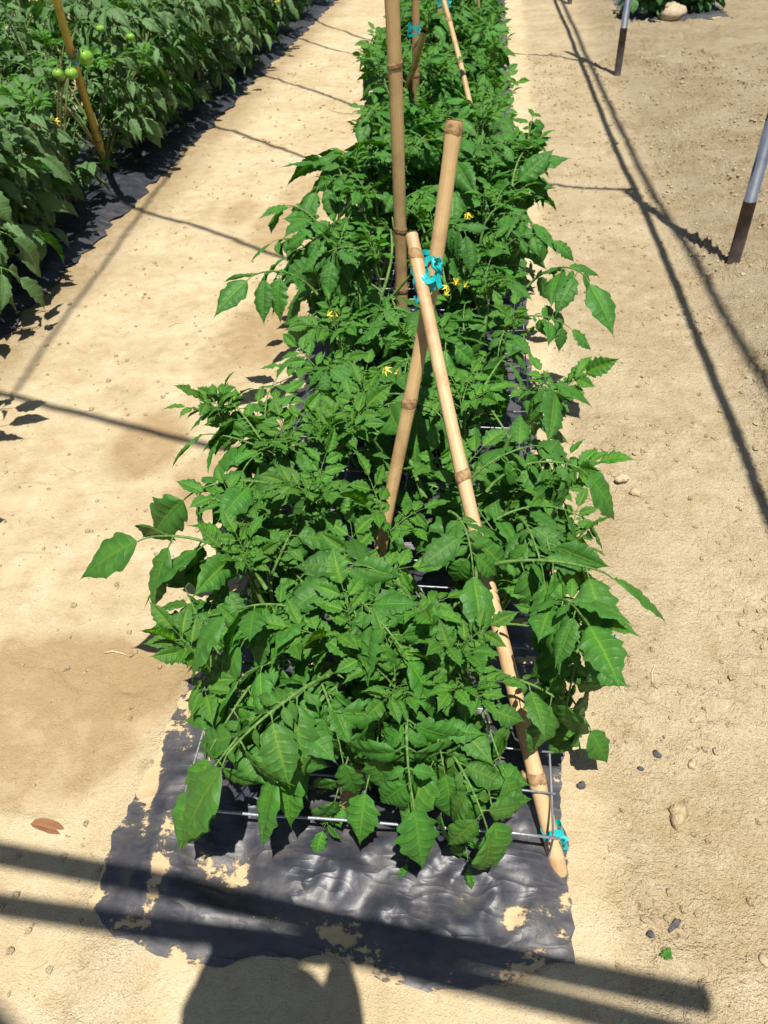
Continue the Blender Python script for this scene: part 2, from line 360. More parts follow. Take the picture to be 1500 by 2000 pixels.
# ------------------------------------------------------------------ wire mesh panel over the bed
WZ = .115
def wx(px, py): return at(px, py, WZ)
wl0 = wx(345, 1590); wr0 = wx(1081, 1632)
pan = thing('wire_mesh_panel', 'galvanised welded wire grid lying over the black film through the middle row', 'wire mesh', (0, 0, 0))
nxw = 4; cw = (wr0.x-wl0.x)/nxw; cy = .0865; y0 = (wl0.y+wr0.y)/2; NROW = 44
yend = y0+cy*NROW
def wsag(x, y): return WZ+.006*math.sin(x*7+y*2.3)+.004*math.sin(y*9)
def wdr(y): return -.010*(y-y0)
for i in range(nxw+1):
    b = MB(); x = wl0.x+cw*i
    ys = np.linspace(y0-(.004 if 0 < i < nxw else .002), yend, 40)
    b.tube([(x+wdr(y)+.0015*math.sin(y*13+i), y+(x-wl0.x)*.012, wsag(x, y)) for y in ys], .0023, 6); b.build('long_wire', M['steel'], pan)
for k in range(NROW+1):
    b = MB(); y = y0+cy*k; xs = np.linspace(wl0.x-.004, wr0.x+.008, 9)
    b.tube([(x+wdr(y), y+(x-wl0.x)*.012+.0015*math.sin(x*20+k), wsag(x, y)+.0044) for x in xs], .0031 if k == 0 else .0023, 6); b.build('cross_wire', M['steel'], pan)
for i in range(nxw+1):
    for y in (y0, y0+cy*14, y0+cy*30):
        b = MB(); x = wl0.x+cw*i+wdr(y); yy = y+.012*cw*i
        b.tube([(x, yy+.004, wsag(x, yy)+.004), (x, yy+.005, WZ-.05 if y == y0 and i not in (0, nxw) else -.03)], .0023, 6); b.build('prong', M['steel'], pan)

# ------------------------------------------------------------------ bamboo canes
def cane(label, p0, p1, r0, r1, nodes, mats=('bamboo', 'node'), bend=.006, name='bamboo_cane', square=False, splinter=False, hollow=True, n=12, under=.06):
    p0 = Vector(p0); p1 = Vector(p1); ax = (p1-p0); L = ax.length; ax.normalize()
    th = thing(name, label, 'bamboo cane', p0)
    side = ax.cross(Vector((0, 1, 0))).normalized(); fw = side.cross(ax).normalized()
    ph = random.random()*6
    def cpt(t): return ax*(t*L)+side*(bend*math.sin(t*5+ph))+fw*(bend*.7*math.sin(t*7+ph*2))
    def rad(t): return r0+(r1-r0)*t
    K = 48; ts = list(np.linspace(-under/L, 1, K))
    v = []; f = []; uv = []
    for t in ts:
        c = cpt(t); r = rad(t)
        dn = min([abs(t-q)*L for q in nodes] or [9]); r *= 1+.13*math.exp(-(dn/.012)**2)+.03*math.exp(-(dn/.035)**2)
        for j in range(n):
            w = 2*PI*j/n+.3
            rr = r*(1+.05*math.sin(w*2+ph))
            if square: rr = r*min(1.0, .80/max(abs(math.cos(w-.55)), 1e-3)) if math.cos(w-.55) > 0 else r
            v.append(c+side*(math.cos(w)*rr)+fw*(math.sin(w)*rr)); uv.append((j/n, t*L))
    if splinter:
        for j in range(n): v[(K-1)*n+j] = Vector(v[(K-1)*n+j])+ax*random.uniform(-.03, .03)
    for i in range(K-1):
        for j in range(n): f.append((i*n+j, i*n+(j+1) % n, (i+1)*n+(j+1) % n, (i+1)*n+j))
    f.append(tuple(range(n))[::-1])
    put('culm', mkmesh('culm', v, f, M[mats[0]], uv), th)
    for q in nodes:
        b = MB(); c = cpt(q); r = rad(q)*1.10
        prof = ((-.011, 1.0), (-.007, 1.05), (-.004, 1.10), (-.001, 1.055), (.002, 1.11), (.006, 1.09), (.012, 1.0))
        vv = []; ff = []
        for i, (dz, k) in enumerate(prof):
            for j in range(14):
                w = 2*PI*j/14; k2 = k*(1+.035*math.sin(w*3+q*40)+random.uniform(-.015, .015))
                vv.append(c+ax*(dz+.004*math.sin(w+q*9))+side*math.cos(w)*r*k2+fw*math.sin(w)*r*k2)
        for i in range(len(prof)-1):
            for j in range(14): ff.append((i*14+j, i*14+(j+1) % 14, (i+1)*14+(j+1) % 14, (i+1)*14+j))
        b.add(vv, ff)
        if random.random() < .7:
            w = random.uniform(0, 6.28); d = side*math.cos(w)+fw*math.sin(w)
            b.tube([c+d*r*.9, c+d*(r*1.25)+ax*.006, c+d*(r*1.4)+ax*.016], [.006, .005, .003], 6, jit=.2)
        b.build('node_ring', M[mats[1]], th)
    if hollow:
        b = MB(); c = cpt(1.0)-ax*.001; r = rad(1.0)
        rings = ((0.002, 1.03), (.004, .93), (.002, .70), (-.02, .62)); vv = []; ff = []
        for dz, k in rings:
            for j in range(12):
                w = 2*PI*j/12; vv.append(c+ax*(dz+random.uniform(-.001, .001))+side*math.cos(w)*r*k+fw*math.sin(w)*r*k)
        for i in range(3):
            for j in range(12): ff.append((i*12+j, i*12+(j+1) % 12, (i+1)*12+(j+1) % 12, (i+1)*12+j))
        ff.append(tuple(36+j for j in range(12))); b.add(vv, ff); b.build('cut_end', M['pith'], th)
    return th, (p0, p1)

CANES = []     # (p0, p1) segments the foliage grows around
ZT = .80
tieP = at(822, 548, ZT)
fA = at(1078, 1668, .02); dA = (tieP-fA); topA = fA+dA*1.085
while proj(topA)[1] > 482: topA = topA+dA*.004
t1, s = cane('pale split bamboo cane leaning left from the near right film corner to the tie', fA, topA, .0162, .0135, [.115, .59, .962], ('bamboo_split', 'node'), .007, square=True); CANES.append(s)
fB = at(728, 1215, .0)
tieB = at(826, 540, ZT+.035)+Vector((.012, .036, 0)); tieB = at(*proj(tieB)[:2], ZT+.0)
fB2 = Vector(fB); tB = Vector(tieP)+Vector((.016, .040, .01)); dB = tB-fB2; topB = fB2+dB*1.2
while proj(topB)[1] > 238: topB = topB+dB*.004
t2, s = cane('brown bamboo cane with a knobbly cut top, crossing behind the pale cane at the tie', fB2, topB, .0150, .0160, [.08, .50, .985], ('bamboo', 'node'), .010); CANES.append(s)
pc = at(789, 640); 
t3, s = cane('thick upright bamboo pole rising out of frame behind the crossed canes', (pc.x, pc.y, 0), (pc.x-.012, pc.y-.03, 1.75), .0218, .0228, [.10, .235, .545, .86], ('bamboo', 'node'), .005); CANES.append(s)
pd = at(815, 340)
t4, s = cane('slender upright bamboo cane behind the thick pole with teal tie around it', (pd.x, pd.y, 0), (pd.x, pd.y, 1.45), .021, .018, [.12, .36, .62, .86], ('bamboo_dark', 'node'), .006); CANES.append(s)
pe = at(783, 200, .25); pe2 = at(830, 58, .88)
de = pe2-pe; g0 = pe-de*(.25/.63)
t5, s = cane('short brown cane with splintered end leaning against the slender upright cane', g0, pe2, .017, .015, [.3, .7], ('bamboo_dark', 'node'), .006, splinter=True, hollow=False); CANES.append(s)
pg = at(964, 405, .0); pg2 = at(868, 2, .82); dg = pg2-pg
t6, s = cane('thin pale cane leaning left from the right side towards the far tie', pg, pg+dg*1.06, .0155, .013, [.28, .66, .85], ('bamboo', 'node'), .006); CANES.append(s)
ph_ = at(858, 118, .25)
t7, s = cane('yellow green bamboo cane standing upright at the far teal tie', (ph_.x, ph_.y, 0), (ph_.x, ph_.y+.02, 1.35), .021, .019, [.2, .5, .8], ('bamboo_yellow', 'node'), .006); CANES.append(s)
ph2 = at(850, 80, .35)
t8, s = cane('thin brown cane just left of the yellow green cane', (ph2.x, ph2.y, 0), (ph2.x+.02, ph2.y, 1.3), .013, .011, [.3, .6], ('bamboo_dark', 'node'), .006); CANES.append(s)
pi_ = at(940, 48, .3)
t9, s = cane('thin cane at the far end of the middle row, leaning left', (pi_.x+.05, pi_.y, 0), (pi_.x-.12, pi_.y, 1.0), .013, .011, [.3, .6], ('bamboo', 'node'), .006); CANES.append(s)
ps = at(676, 1578, .0)
t10, s = cane('short brown cane stub under the leaves at the near end of the bed', ps, at(706, 1470, .16), .0185, .018, [.5], ('bamboo_dark', 'node'), .001, name='cane_stub')
py_ = at(211, 338, 0); py2 = at(112, 5, 1.0); dy = py2-py_
t11, s = cane('yellow bamboo cane leaning left in the tall left row', py_, py_+dy*1.25, .024, .020, [.2, .47, .62, .85], ('bamboo_yellow', 'node'), .01); CANES.append(s)

# teal ties
def ribbon(b, pts, wdt, up):
    pts = [Vector(p) for p in pts]; v = []; f = []; up = Vector(up)
    for i, p in enumerate(pts):
        t = (pts[min(i+1, len(pts)-1)]-pts[max(i-1, 0)]).normalized(); nrm = t.cross(up).normalized()
        w = up-t*(up.dot(t)); w.normalize()
        for a, c in ((.5, .0006), (-.5, .0006), (-.5, -.0006), (.5, -.0006)): v.append(p+w*(a*wdt)+nrm*c)
    for i in range(len(pts)-1):
        for j in range(4): f.append((i*4+j, i*4+(j+1) % 4, (i+1)*4+(j+1) % 4, (i+1)*4+j))
    f += [(3, 2, 1, 0), tuple((len(pts)-1)*4+j for j in range(4))]
    b.add(v, f)
def wrap(b, c, axis, ra, rb, long_dir, wdt, tilt, turns=1.0, ph=0):
    axis = Vector(axis).normalized(); l = Vector(long_dir); l = (l-axis*l.dot(axis)).normalized(); m = axis.cross(l)
    pts = []
    for i in range(int(28*turns)+1):
        a = ph+2*PI*i/28; pts.append(Vector(c)+l*(math.cos(a)*ra)+m*(math.sin(a)*rb)+axis*(tilt*math.sin(a+.6)+.004*math.sin(3*a)))
    ribbon(b, pts, wdt, axis)
aA = dA.normalized(); aB = dB.normalized(); tl = thing('plant_tie', 'teal ribbon knotted around the two crossed bamboo canes', 'plant tie', tieP)
mid = Vector((.008, .02, .004)); axm = (aA+aB).normalized()
for off, tlt, wd in ((-.034, .010, .009), (-.014, -.016, .011), (.004, .014, .010)):
    b = MB(); wrap(b, axm*off+mid*.2-Vector((0, 0, .0)), aA, .0172, .0172, (1, 0, 0), wd, tlt); b.build('wrap', M['tie'], tl, smoothf=False)
for off, tlt in ((.026, .012),):
    b = MB(); wrap(b, axm*off+(tB-tieP)*1.0, aB, .0180, .0180, (1, 0, 0), .011, tlt); b.build('wrap', M['tie'], tl, smoothf=False)
b = MB(); wrap(b, axm*.004+(tB-tieP)*.5, axm, .030, .032, (tB-tieP), .011, .022); b.build('wrap', M['tie'], tl, smoothf=False)
kn = Vector((.034, .004, .034))
b = MB()
for a in range(3):
    b.tube([kn+Vector((.010*math.cos(a*2+i*1.2), .006*math.sin(i*1.3+a), .012*math.sin(a+i*1.1))) for i in range(6)], .0045, 6)
k_ = b.build('knot', M['tie'], tl)
for dx, dz, dyy in ((.004, .028, -.008), (.010, -.034, -.014), (-.004, -.042, -.010)):
    b = MB(); ribbon(b, [kn+Vector((dx*t+.004*math.sin(t*6), dyy*t, dz*t-.01*t*t)) for t in np.linspace(0, 1, 7)], .011, Vector((1, .3, .15))); b.build('tail', M['tie'], tl, smoothf=False)
def small_tie(label, p, axis, r, sc=1.0, offs=((-.014, .008), (.004, -.008), (.018, .006))):
    t = thing('plant_tie', label, 'plant tie', p); t.scale = (sc, sc, sc)
    for off, tlt in offs:
        b = MB(); wrap(b, Vector(axis).normalized()*off, axis, r*1.15, r*1.15, (1, 0, .01), .012, tlt); b.build('wrap', M['tie'], t, smoothf=False)
    b = MB(); b.tube([Vector((r*1.1, -r*.6, .0)), Vector((r*1.5, -r*.9, .004)), Vector((r*1.3, -r*1.2, -.008)), Vector((r*1.2, -r*.8, .002))], .005, 6); b.build('knot', M['tie'], t)
    b = MB(); ribbon(b, [Vector((r*1.1+.008*q, -r-.006*q, -.020*q)) for q in np.linspace(0, 1, 5)], .010, Vector((1, .2, .1))); b.build('tail', M['tie'], t, smoothf=False)
small_tie('teal tie round the foot of the pale cane at the near wire corner', at(1078, 1622, .06), aA, .0160, 1.1, ((.0, .004),))
hz_ = .88-.16
tt = at(812, 118, .72); small_tie('teal tie joining the short brown cane to the slender upright cane', (pd.x-.004, pd.y-.012, tt.z+.02), (.05, 0, 1), .030)
small_tie('teal tie at the top edge of the picture round the yellow green cane', at(866, 4, .80), (0, 0, 1), .030)
small_tie('teal tie round the foot of the thin pale cane on the right', at(962, 398, .03), dg, .018)
small_tie('teal tie above the round green tomato on the yellow cane', py_+dy*.74, dy, .026)

# ------------------------------------------------------------------ leaves
def leaflet_geo(seed, nu=26, nv=4, fold=.40, edge=.42, kap=.55, aspect=.225, lob=.245, crink=1.0):
    R = random.Random(seed)
    nl = R.choice((4, 5, 5, 6)); ph = (R.random(), R.random()); kap *= R.uniform(.6, 1.35); fold *= R.uniform(.6, 1.3); tw = R.uniform(-.5, .5); bendy = R.uniform(-.12, .12)
    A0 = lob*R.uniform(.75, 1.25); wave = R.uniform(.5, 1.2)*crink; w1, w2 = R.random()*6, R.random()*6
    v = []; uv = []; f = []
    cols = 2*nv+1
    for i in range(nu+1):
        u = i/nu
        w0 = aspect*(math.sin(PI*min(1, u**.66))**(.62 if u < .35 else 1.25))*1.08 if 0 < u < 1 else 0.0
        w0 = max(w0, .012*(1-u))
        for j in range(cols):
            s = (j-nv)/nv; av = abs(s); sd = 0 if s < 0 else 1
            q = (u*nl+ph[sd]) % 1.0; tooth = .5-.5*math.cos(2*PI*q**1.2)
            q2 = (u*nl*2.7+ph[1-sd]*2) % 1.0
            amp = A0*max(.12, 1.25-u*1.35)
            w = w0*(1+amp*(tooth-.45)*1.15+.07*(q2-.5)*(1.3-u))
            x = u*.93+av*w*.36+.09*u**5*(1-av); y = s*w
            z = av*w*fold-(av**2.2)*w*edge
            lat = math.sin(PI*(u*7.0+(.45 if sd else 0)))
            z += .020*crink*abs(lat)**.8*4*av*(1-av)*(1 if w0 > .05 else w0/.05)
            z += .020*wave*math.sin(u*17+w1+sd*2)*av*av*(w0/.25)+.013*wave*math.sin(u*31+w2+sd)*av*av*(w0/.25)
            y2 = y*math.cos(tw*u)-z*math.sin(tw*u); z2 = y*math.sin(tw*u)+z*math.cos(tw*u)
            y2 += bendy*u*u
            a = kap*x; k = max(kap, 1e-3)
            v.append(((math.sin(a)/k)+z2*math.sin(a), y2, -(1-math.cos(a))/k+z2*math.cos(a))); uv.append((u, .5+.5*s))
    for i in range(nu):
        for j in range(cols-1): f.append((i*cols+j, (i+1)*cols+j, (i+1)*cols+j+1, i*cols+j+1))
    f = [q[::-1] for q in f]
    return v, f, uv

def frame(x, zhint):
    x = Vector(x).normalized(); z = Vector(zhint); z = (z-x*z.dot(x)).normalized(); y = z.cross(x)
    return Matrix(((x.x, y.x, z.x, 0), (x.y, y.y, z.y, 0), (x.z, y.z, z.z, 0), (0, 0, 0, 1)))
def rotm(axis, a): return Matrix.Rotation(a, 4, axis)

class LeafSet:
    """templates of one kind of compound leaf: rachis mesh + placed leaflets, and a joined light version"""
    def __init__(s, matname, nt=8, nl=10, seed=0, droop=.5, arch=1.0, small=1.0, hi=True, nu=26, nv=4, **kw):
        R = random.Random(seed+77); mat = M[matname]; s.tem = []
        geos = [leaflet_geo(seed*100+i, nu=nu, nv=nv, **kw) for i in range(nl)]
        lows = [leaflet_geo(seed*100+i, nu=13, nv=2, **kw) for i in range(nl)]
        s.lm = [mkmesh('leaflet', g[0], g[1], mat, g[2]) for g in geos]
        for k in range(nt):
            a0 = R.uniform(.25, .55)*arch; a1 = -R.uniform(.5, 1.0)*arch; sw = R.uniform(-.5, .5)
            N = 15; pts = [Vector((0, 0, 0))]; tan = []
            RL = .70
            for i in range(N):
                q = i/(N-1); a = a0+(a1-a0)*q; h = sw*(q-.3)
                t = Vector((math.cos(a)*math.cos(h), math.cos(a)*math.sin(h), math.sin(a))); tan.append(t)
                pts.append(pts[-1]+t*(RL/N))
            def pos(q): x = q*N; i = min(int(x), N-1); return pts[i].lerp(pts[i+1], x-i), tan[min(i, N-1)]
            places = []
            def lf(q, side, L, ang, dr, off=0):
                p, t = pos(q); up = Vector((0, 0, 1)); m = frame(t, up)
                d = Matrix.Rotation(side*ang, 4, 'Z')@Matrix.Rotation(dr, 4, 'Y')@Matrix.Rotation(R.uniform(-.65, .65)+side*.2, 4, 'X')
                mm = Matrix.Translation(p)@m@d
                stalk = L*.16
                mm = mm@Matrix.Translation((stalk, 0, 0))@Matrix.Diagonal((L, L*R.uniform(.85, 1.12), L, 1))
                return mm, p, mm.translation
            big = []; sm = []
            for q, L in ((.36, .33), (.61, .41), (.86, .38)):
                for side in (-1, 1):
                    big.append((R.randrange(nl), *lf(q+R.uniform(-.035, .035), side, L*R.uniform(.82, 1.15), R.uniform(.8, 1.25), R.uniform(.0, 1.25)*droop)))
            big.append((R.randrange(nl), *lf(1.0, 0, .48*R.uniform(.92, 1.12), 0, R.uniform(-.1, .45)*droop)))
            for q in (.28, .47, .52, .74):
                for side in (-1, 1):
                    if R.random() < .7*small: sm.append((R.randrange(nl), *lf(q+R.uniform(-.03, .03), side, R.uniform(.08, .16), R.uniform(.9, 1.4), R.uniform(0, .6))))
            rb = MB(); rb.tube(pts, [.0125-.007*i/N for i in range(N+1)], 6, m=1)
            for g, mm, p, e in big+sm: rb.tube([p, p.lerp(e, .5)+Vector((0, 0, .004)), e], [.006, .005, .004], 5, m=1, caps=False)
            jb = MB(); jb.v = list(rb.v); jb.f = list(rb.f); jb.uv = list(rb.uv); jb.fm = list(rb.fm)
            for g, mm, p, e in sm:
                v, f, uv = lows[g]; rb.add([mm@Vector(x) for x in v], f, uv, 0)
            for g, mm, p, e in big+sm:
                v, f, uv = lows[g] if not hi else (lows[g] if mm.to_scale().x < .15 else geos[g]); jb.add([mm@Vector(x) for x in v], f, uv, 0)
            tip = big[-1][1]@Vector((.9, 0, -.2))
            # turn the template so that the leaf tip lies on the x axis at distance 1
            L = tip.length; norm = (frame(tip, (0, 0, 1)).inverted())
            norm = Matrix.Scale(1/L, 4)@norm
            rm = rb.mesh('leaf', [mat, M['stem']]); rm.transform(norm)
            jm = jb.mesh('leaf', [mat, M['stem']]); jm.transform(norm)
            s.tem.append((rm, [(s.lm[g], norm@mm) for g, mm, p, e in big], jm))
    def place(s, plant, base, tip, roll=0, detail=True, color=(1, 1, 1, 1), k=None, width=1.0):
        base = Vector(base); tip = Vector(tip); d = tip-base; L = d.length
        rm, lf, jm = s.tem[random.randrange(len(s.tem)) if k is None else k % len(s.tem)]
        m = Matrix.Translation(base-plant.location)@frame(d, (0, 0, 1) if abs(d.normalized().z) < .93 else (d.x, d.y, 0.2))@Matrix.Rotation(roll, 4, 'X')@Matrix.Diagonal((L, L*width, L*min(width, 1.1), 1))
        if not detail: return put('leaf', jm, plant, m, color)
        o = put('leaf', rm, plant, m, color)
        for me, mm in lf:
            c = random.uniform(.75, 1.25); put('leaflet', me, o, mm@Matrix.Rotation(random.uniform(-.45, .45), 4, 'X')@Matrix.Rotation(random.uniform(-.35, .5), 4, 'Y'), tuple(min(1.6, q*c) for q in color[:3])+(1,))
        return o
LS = LeafSet('leaf', 12, 16, 1, droop=1.0)
LY = LeafSet('leaf', 5, 8, 2, droop=.2, arch=.4, aspect=.22, lob=.24, fold=.55, edge=.2, kap=.5, crink=1.4)
LD = LeafSet('leaf_dull', 7, 9, 3, droop=1.0, fold=.65, edge=.2, kap=.7, aspect=.19, lob=.28, hi=True, nu=18, nv=3)

YOUNG = (2.0, 1.4, .6, 1); DARK = (.85, .92, 1.0, 1)
def near_cane(p, tol=42):
    """true where a leaf at p would stand between the viewer's side and a cane that shows clear"""
    x, y, dpt = proj(p)
    for a, b in CANES[:3]+CANES[-1:]:
        pa, pb = proj(a), proj(b); vx, vy = pb[0]-pa[0], pb[1]-pa[1]
        t = ((x-pa[0])*vx+(y-pa[1])*vy)/(vx*vx+vy*vy)
        if t < (.13 if a is CANES[1][0] else .02) or t > 1: continue
        if math.hypot(x-pa[0]-vx*t, y-pa[1]-vy*t) < tol:
            if dpt < proj(a.lerp(b, t))[2]+.03: return True
    return False

def tomato_flower(plant, p, r=.018, n=4):
    t = MB(); p = Vector(p)-plant.location
    root = Vector((random.uniform(-.03, .03), .03, -.05))
    t.tube([p+root, p+root*.4+Vector((0, 0, .01)), p], [.002, .0017, .0014], 5)
    tr = t.build('flower_truss', M['stem'], plant)
    for k in range(n):
        c = p+Vector((random.uniform(-.028, .028), random.uniform(-.02, .02), random.uniform(-.012, .012)))
        ax_ = Vector((random.uniform(-.6, .6), random.uniform(-1, -.1), random.uniform(-.9, .6))).normalized(); m = Matrix.Translation(c)@frame(ax_, (0, .2, 1))
        b = MB(); rr = r*random.uniform(.8, 1.15)
        for i in range(6):
            w = 2*PI*i/6; d = Vector((0, math.cos(w), math.sin(w))); e = Vector((0, -math.sin(w), math.cos(w)))
            b.add([m@(d*.002), m@(d*rr*.5+e*rr*.19+Vector((.002, 0, 0))), m@(d*rr-Vector((rr*.45, 0, 0))), m@(d*rr*.5-e*rr*.19+Vector((.002, 0, 0)))], [(0, 1, 2, 3)])
        b.tube([m@Vector((-.001, 0, 0)), m@Vector((rr*.35, 0, 0)), m@Vector((rr*.6, 0, 0))], [rr*.20, rr*.17, rr*.04], 6)
        b.tube([p+root*.4+Vector((0, 0, .01)), c-ax_*.004], .0011, 4, caps=False, m=1)
        b.build('flower', [M['petal'], M['stem']], tr)

def grow(plant, ls, hgt, reach, nst, nlf, size, detail, xlim, ymin=-9, tint=(1, 1, 1), zmin=.07, seed=0, young=True, canecheck=True, azbias=None):
    random.seed(seed); o = plant.location; sb = MB(); a0 = random.random()*6
    for si in range(nst):
        az = a0+2*PI*si/nst+random.uniform(-.35, .35)
        rc = reach*random.uniform(.55, 1.1); hh = hgt*random.uniform(.75, 1.1); pts = []
        for i in range(9):
            t = i/8; r = rc*t**1.25; wob = .02*math.sin(t*6+si)
            pts.append(Vector((math.cos(az)*r+wob, math.sin(az)*r*1.0, hh*(1-(1-t)**1.55)-.01)))
        if abs(pts[-1].x+o.x-(xlim[0]+xlim[1])/2) > (xlim[1]-xlim[0])/2-.02:
            for p in pts: p.x *= .6
        if pts[-1].y+o.y < ymin+.12:
            for p in pts: p.y *= .3
        sb.tube(pts, [.0080-.0045*i/8 for i in range(9)], 7)
        for li in range(nlf):
            t = (.22 if young is not None and ls is not LD else .10)+.78*(li+random.random()*.6)/nlf; t = min(t, 1.0); i = min(int(t*8), 7); bp = pts[i].lerp(pts[i+1], t*8-i)+o
            for tr_ in range(7):
                la = az+(1 if li % 2 else -1)*random.uniform(.3, 1.7)+random.uniform(-.3, .3)
                L = size*random.uniform(.72, 1.1)*(1.0 if t < .8 else .72); pt = random.uniform(-.45, .25) if t < .8 else random.uniform(-.1, .6)
                tp = bp+Vector((math.cos(la)*math.cos(pt), math.sin(la)*math.cos(pt), math.sin(pt)))*L
                if tp.z < zmin: tp.z = zmin+random.random()*.03
                if not (xlim[0] < tp.x < xlim[1]) or tp.y < ymin: continue
                lt = (tp-bp).cross(Vector((0, 0, 1)))*.24
                if canecheck and any(near_cane(bp.lerp(tp, q)+lt*w_) for q in (.3, .5, .7, .85, 1.0) for w_ in (-1, 0, 1)): continue
                k = random.uniform(.65, 1.3)
                col = (tint[0]*k*random.uniform(.9, 1.15), tint[1]*k, tint[2]*k*random.uniform(.85, 1.1), 1)
                ls.place(plant, bp, tp, random.uniform(-.3, .3), detail, col); break
        if young:
            e = pts[-1]+o
            for q in range(5):
                la = az+q*1.35+random.uniform(-.4, .4); L = size*random.uniform(.3, .55); pt = random.uniform(.15, 1.0)
                tp = e+Vector((math.cos(la)*math.cos(pt), math.sin(la)*math.cos(pt), math.sin(pt)))*L
                if canecheck and any(near_cane(e.lerp(tp, z), 24) for z in (.4, .7, 1.0)): continue
                LY.place(plant, e-Vector((0, 0, .01)), tp, random.uniform(-.4, .4), False, tuple(min(2, YOUNG[c]*tint[c]*random.uniform(.85, 1.1)) for c in range(3))+(1,))
    sb.build('stem', M['oldstem' if ls is LD else 'stem'], plant)

ORD = ['first', 'second', 'third', 'fourth', 'fifth', 'sixth', 'seventh', 'eighth', 'ninth', 'tenth', 'eleventh', 'twelfth', 'thirteenth', 'fourteenth', 'fifteenth', 'sixteenth', 'seventeenth', 'eighteenth', 'nineteenth', 'twentieth']
GRP = 'tomato plants of the middle row'
# near plants of the middle row
P_near = [(-.36, .98, 'bushy tomato plant at the near left corner of the middle bed'),
          (-.02, 1.06, 'bushy tomato plant at the near right corner of the middle bed'),
          (-.40, 1.50, 'tomato plant in the second pair of the middle row, left, spreading over the path'),
          (.02, 1.55, 'tomato plant in the second pair of the middle row, right of the crossed canes')]
plants = []
for i, (x, y, lab) in enumerate(P_near):
    p = thing('tomato_plant', lab, 'tomato plant', (x, y, .02), GRP); plants.append(p)
    grow(p, LS, .36, .20, 4, 3, .39, True, (-.68, .28), .64, (1.12, 1.0, .95), seed=20+i)
# leaves of the near plants that stand out in the photograph: base, tip (photo spot and height), plant, template, roll
HAND = [((520, 1150, .34), (150, 1125, .40), 0, 0, .15), ((560, 905, .38), (318, 880, .40), 2, 1, .1), ((560, 960, .40), (300, 1040, .30), 2, 2, -.2),
        ((640, 1320, .36), (415, 1640, .20), 0, 3, .05), ((625, 1335, .35), (700, 1575, .18), 0, 4, .1), ((805, 1340, .38), (815, 1690, .20), 1, 5, 0),
        ((930, 1410, .36), (1085, 1660, .20), 1, 6, .1), ((880, 1480, .30), (960, 1725, .13), 1, 7, -.1), ((1000, 1260, .38), (1065, 1480, .25), 1, 8, .1),
        ((940, 1110, .42), (1285, 1230, .36), 1, 0, -.1), ((950, 960, .44), (1210, 1020, .36), 3, 3, -.1), ((690, 1110, .44), (725, 1340, .34), 0, 5, .1),
        ((670, 1130, .43), (560, 1320, .34), 0, 6, 0), ((1030, 1060, .44), (1080, 1270, .34), 1, 7, 0), ((440, 1150, .36), (415, 1320, .20), 0, 8, 0),
        ((880, 1010, .47), (930, 1260, .40), 1, 1, .0), ((1010, 1330, .32), (1150, 1470, .14), 1, 4, .2),
        ((1060, 1230, .36), (1150, 1330, .22), 1, 2, .3), ((1120, 1190, .40), (1100, 1470, .2), 1, 3, .1), ((1080, 1190, .38), (1155, 1340, .2), 1, 5, .2), ((1075, 1290, .25), (1150, 1480, .05), 1, 0, .1), ((1060, 1080, .44), (1085, 1260, .34), 1, 4, 0), ((1090, 1010, .44), (1200, 1060, .36), 3, 6, .1), ((1060, 930, .42), (1140, 900, .44), 3, 7, .1), ((1060, 1380, .2), (1030, 1600, .08), 1, 6, .1), ((560, 1350, .32), (400, 1440, .26), 0, 7, .2), 
        ((480, 860, .40), (400, 790, .42), 2, 4, .1), ((690, 1330, .34), (565, 1600, .17), 0, 0, .1), ((600, 1330, .33), (470, 1530, .2), 0, 5, -.1), ((760, 1380, .34), (735, 1570, .2), 0, 2, .2), ((830, 1400, .35), (885, 1590, .2), 1, 3, .1),
        ((960, 1380, .36), (1000, 1590, .2), 1, 0, .1), ((700, 1400, .26), (625, 1640, .07), 0, 6, .0), ((900, 1450, .28), (860, 1670, .11), 1, 4, .1), ((520, 1300, .30), (378, 1600, .16), 0, 1, .1), ((560, 1230, .38), (450, 1360, .26), 0, 3, .1),
        ((760, 1250, .42), (845, 1400, .34), 1, 8, .1), ((1000, 1180, .40), (1110, 1300, .28), 1, 5, .1), ((610, 1380, .30), (550, 1635, .17), 0, 3, .15), ((500, 1400, .28), (385, 1640, .15), 0, 3, -.1), ((780, 1440, .28), (700, 1640, .14), 0, 5, .1), ((930, 1500, .26), (985, 1700, .13), 1, 3, .1), ((860, 1430, .3), (800, 1600, .2), 1, 3, -.2), ((1000, 1450, .22), (1040, 1560, .08), 1, 2, .1), ((900, 1290, .42), (900, 1420, .34), 1, 6, .1), ]
for hi_, (b, t, pl, k, ro) in enumerate(HAND):
    random.seed(int(b[0]+t[1])); bw, tw = at(*b), at(*t)
    if (bw-tw).length < .30: z_ = bw.z; bw = tw+(bw-tw)*(.30/(bw-tw).length); bw.z = z_
    lt = (tw-bw).cross(Vector((0, 0, 1)))*.2
    if hi_ != 15 and any(near_cane(bw.lerp(tw, q_)+lt*w_, 13) for q_ in (.4, .55, .7, .85, 1) for w_ in (-1, 0, 1)): continue
    LS.place(plants[pl], bw, tw, ro, True, (random.uniform(.9, 1.5), random.uniform(.85, 1.2), random.uniform(.85, 1.0), 1), k)
for (b, t, pl, k) in (((690, 1560, .10), (615, 1665, .03), 0, 2), ((900, 1600, .10), (925, 1735, .025), 1, 4), ((1040, 1400, .12), (1150, 1475, .03), 1, 1), ((820, 1600, .09), (780, 1730, .025), 1, 6)):
    random.seed(int(b[0])); LS.place(plants[pl], at(*b), at(*t), .2, True, (2.2, 1.35, 1.5, 1), k, .8)
random.seed(12)
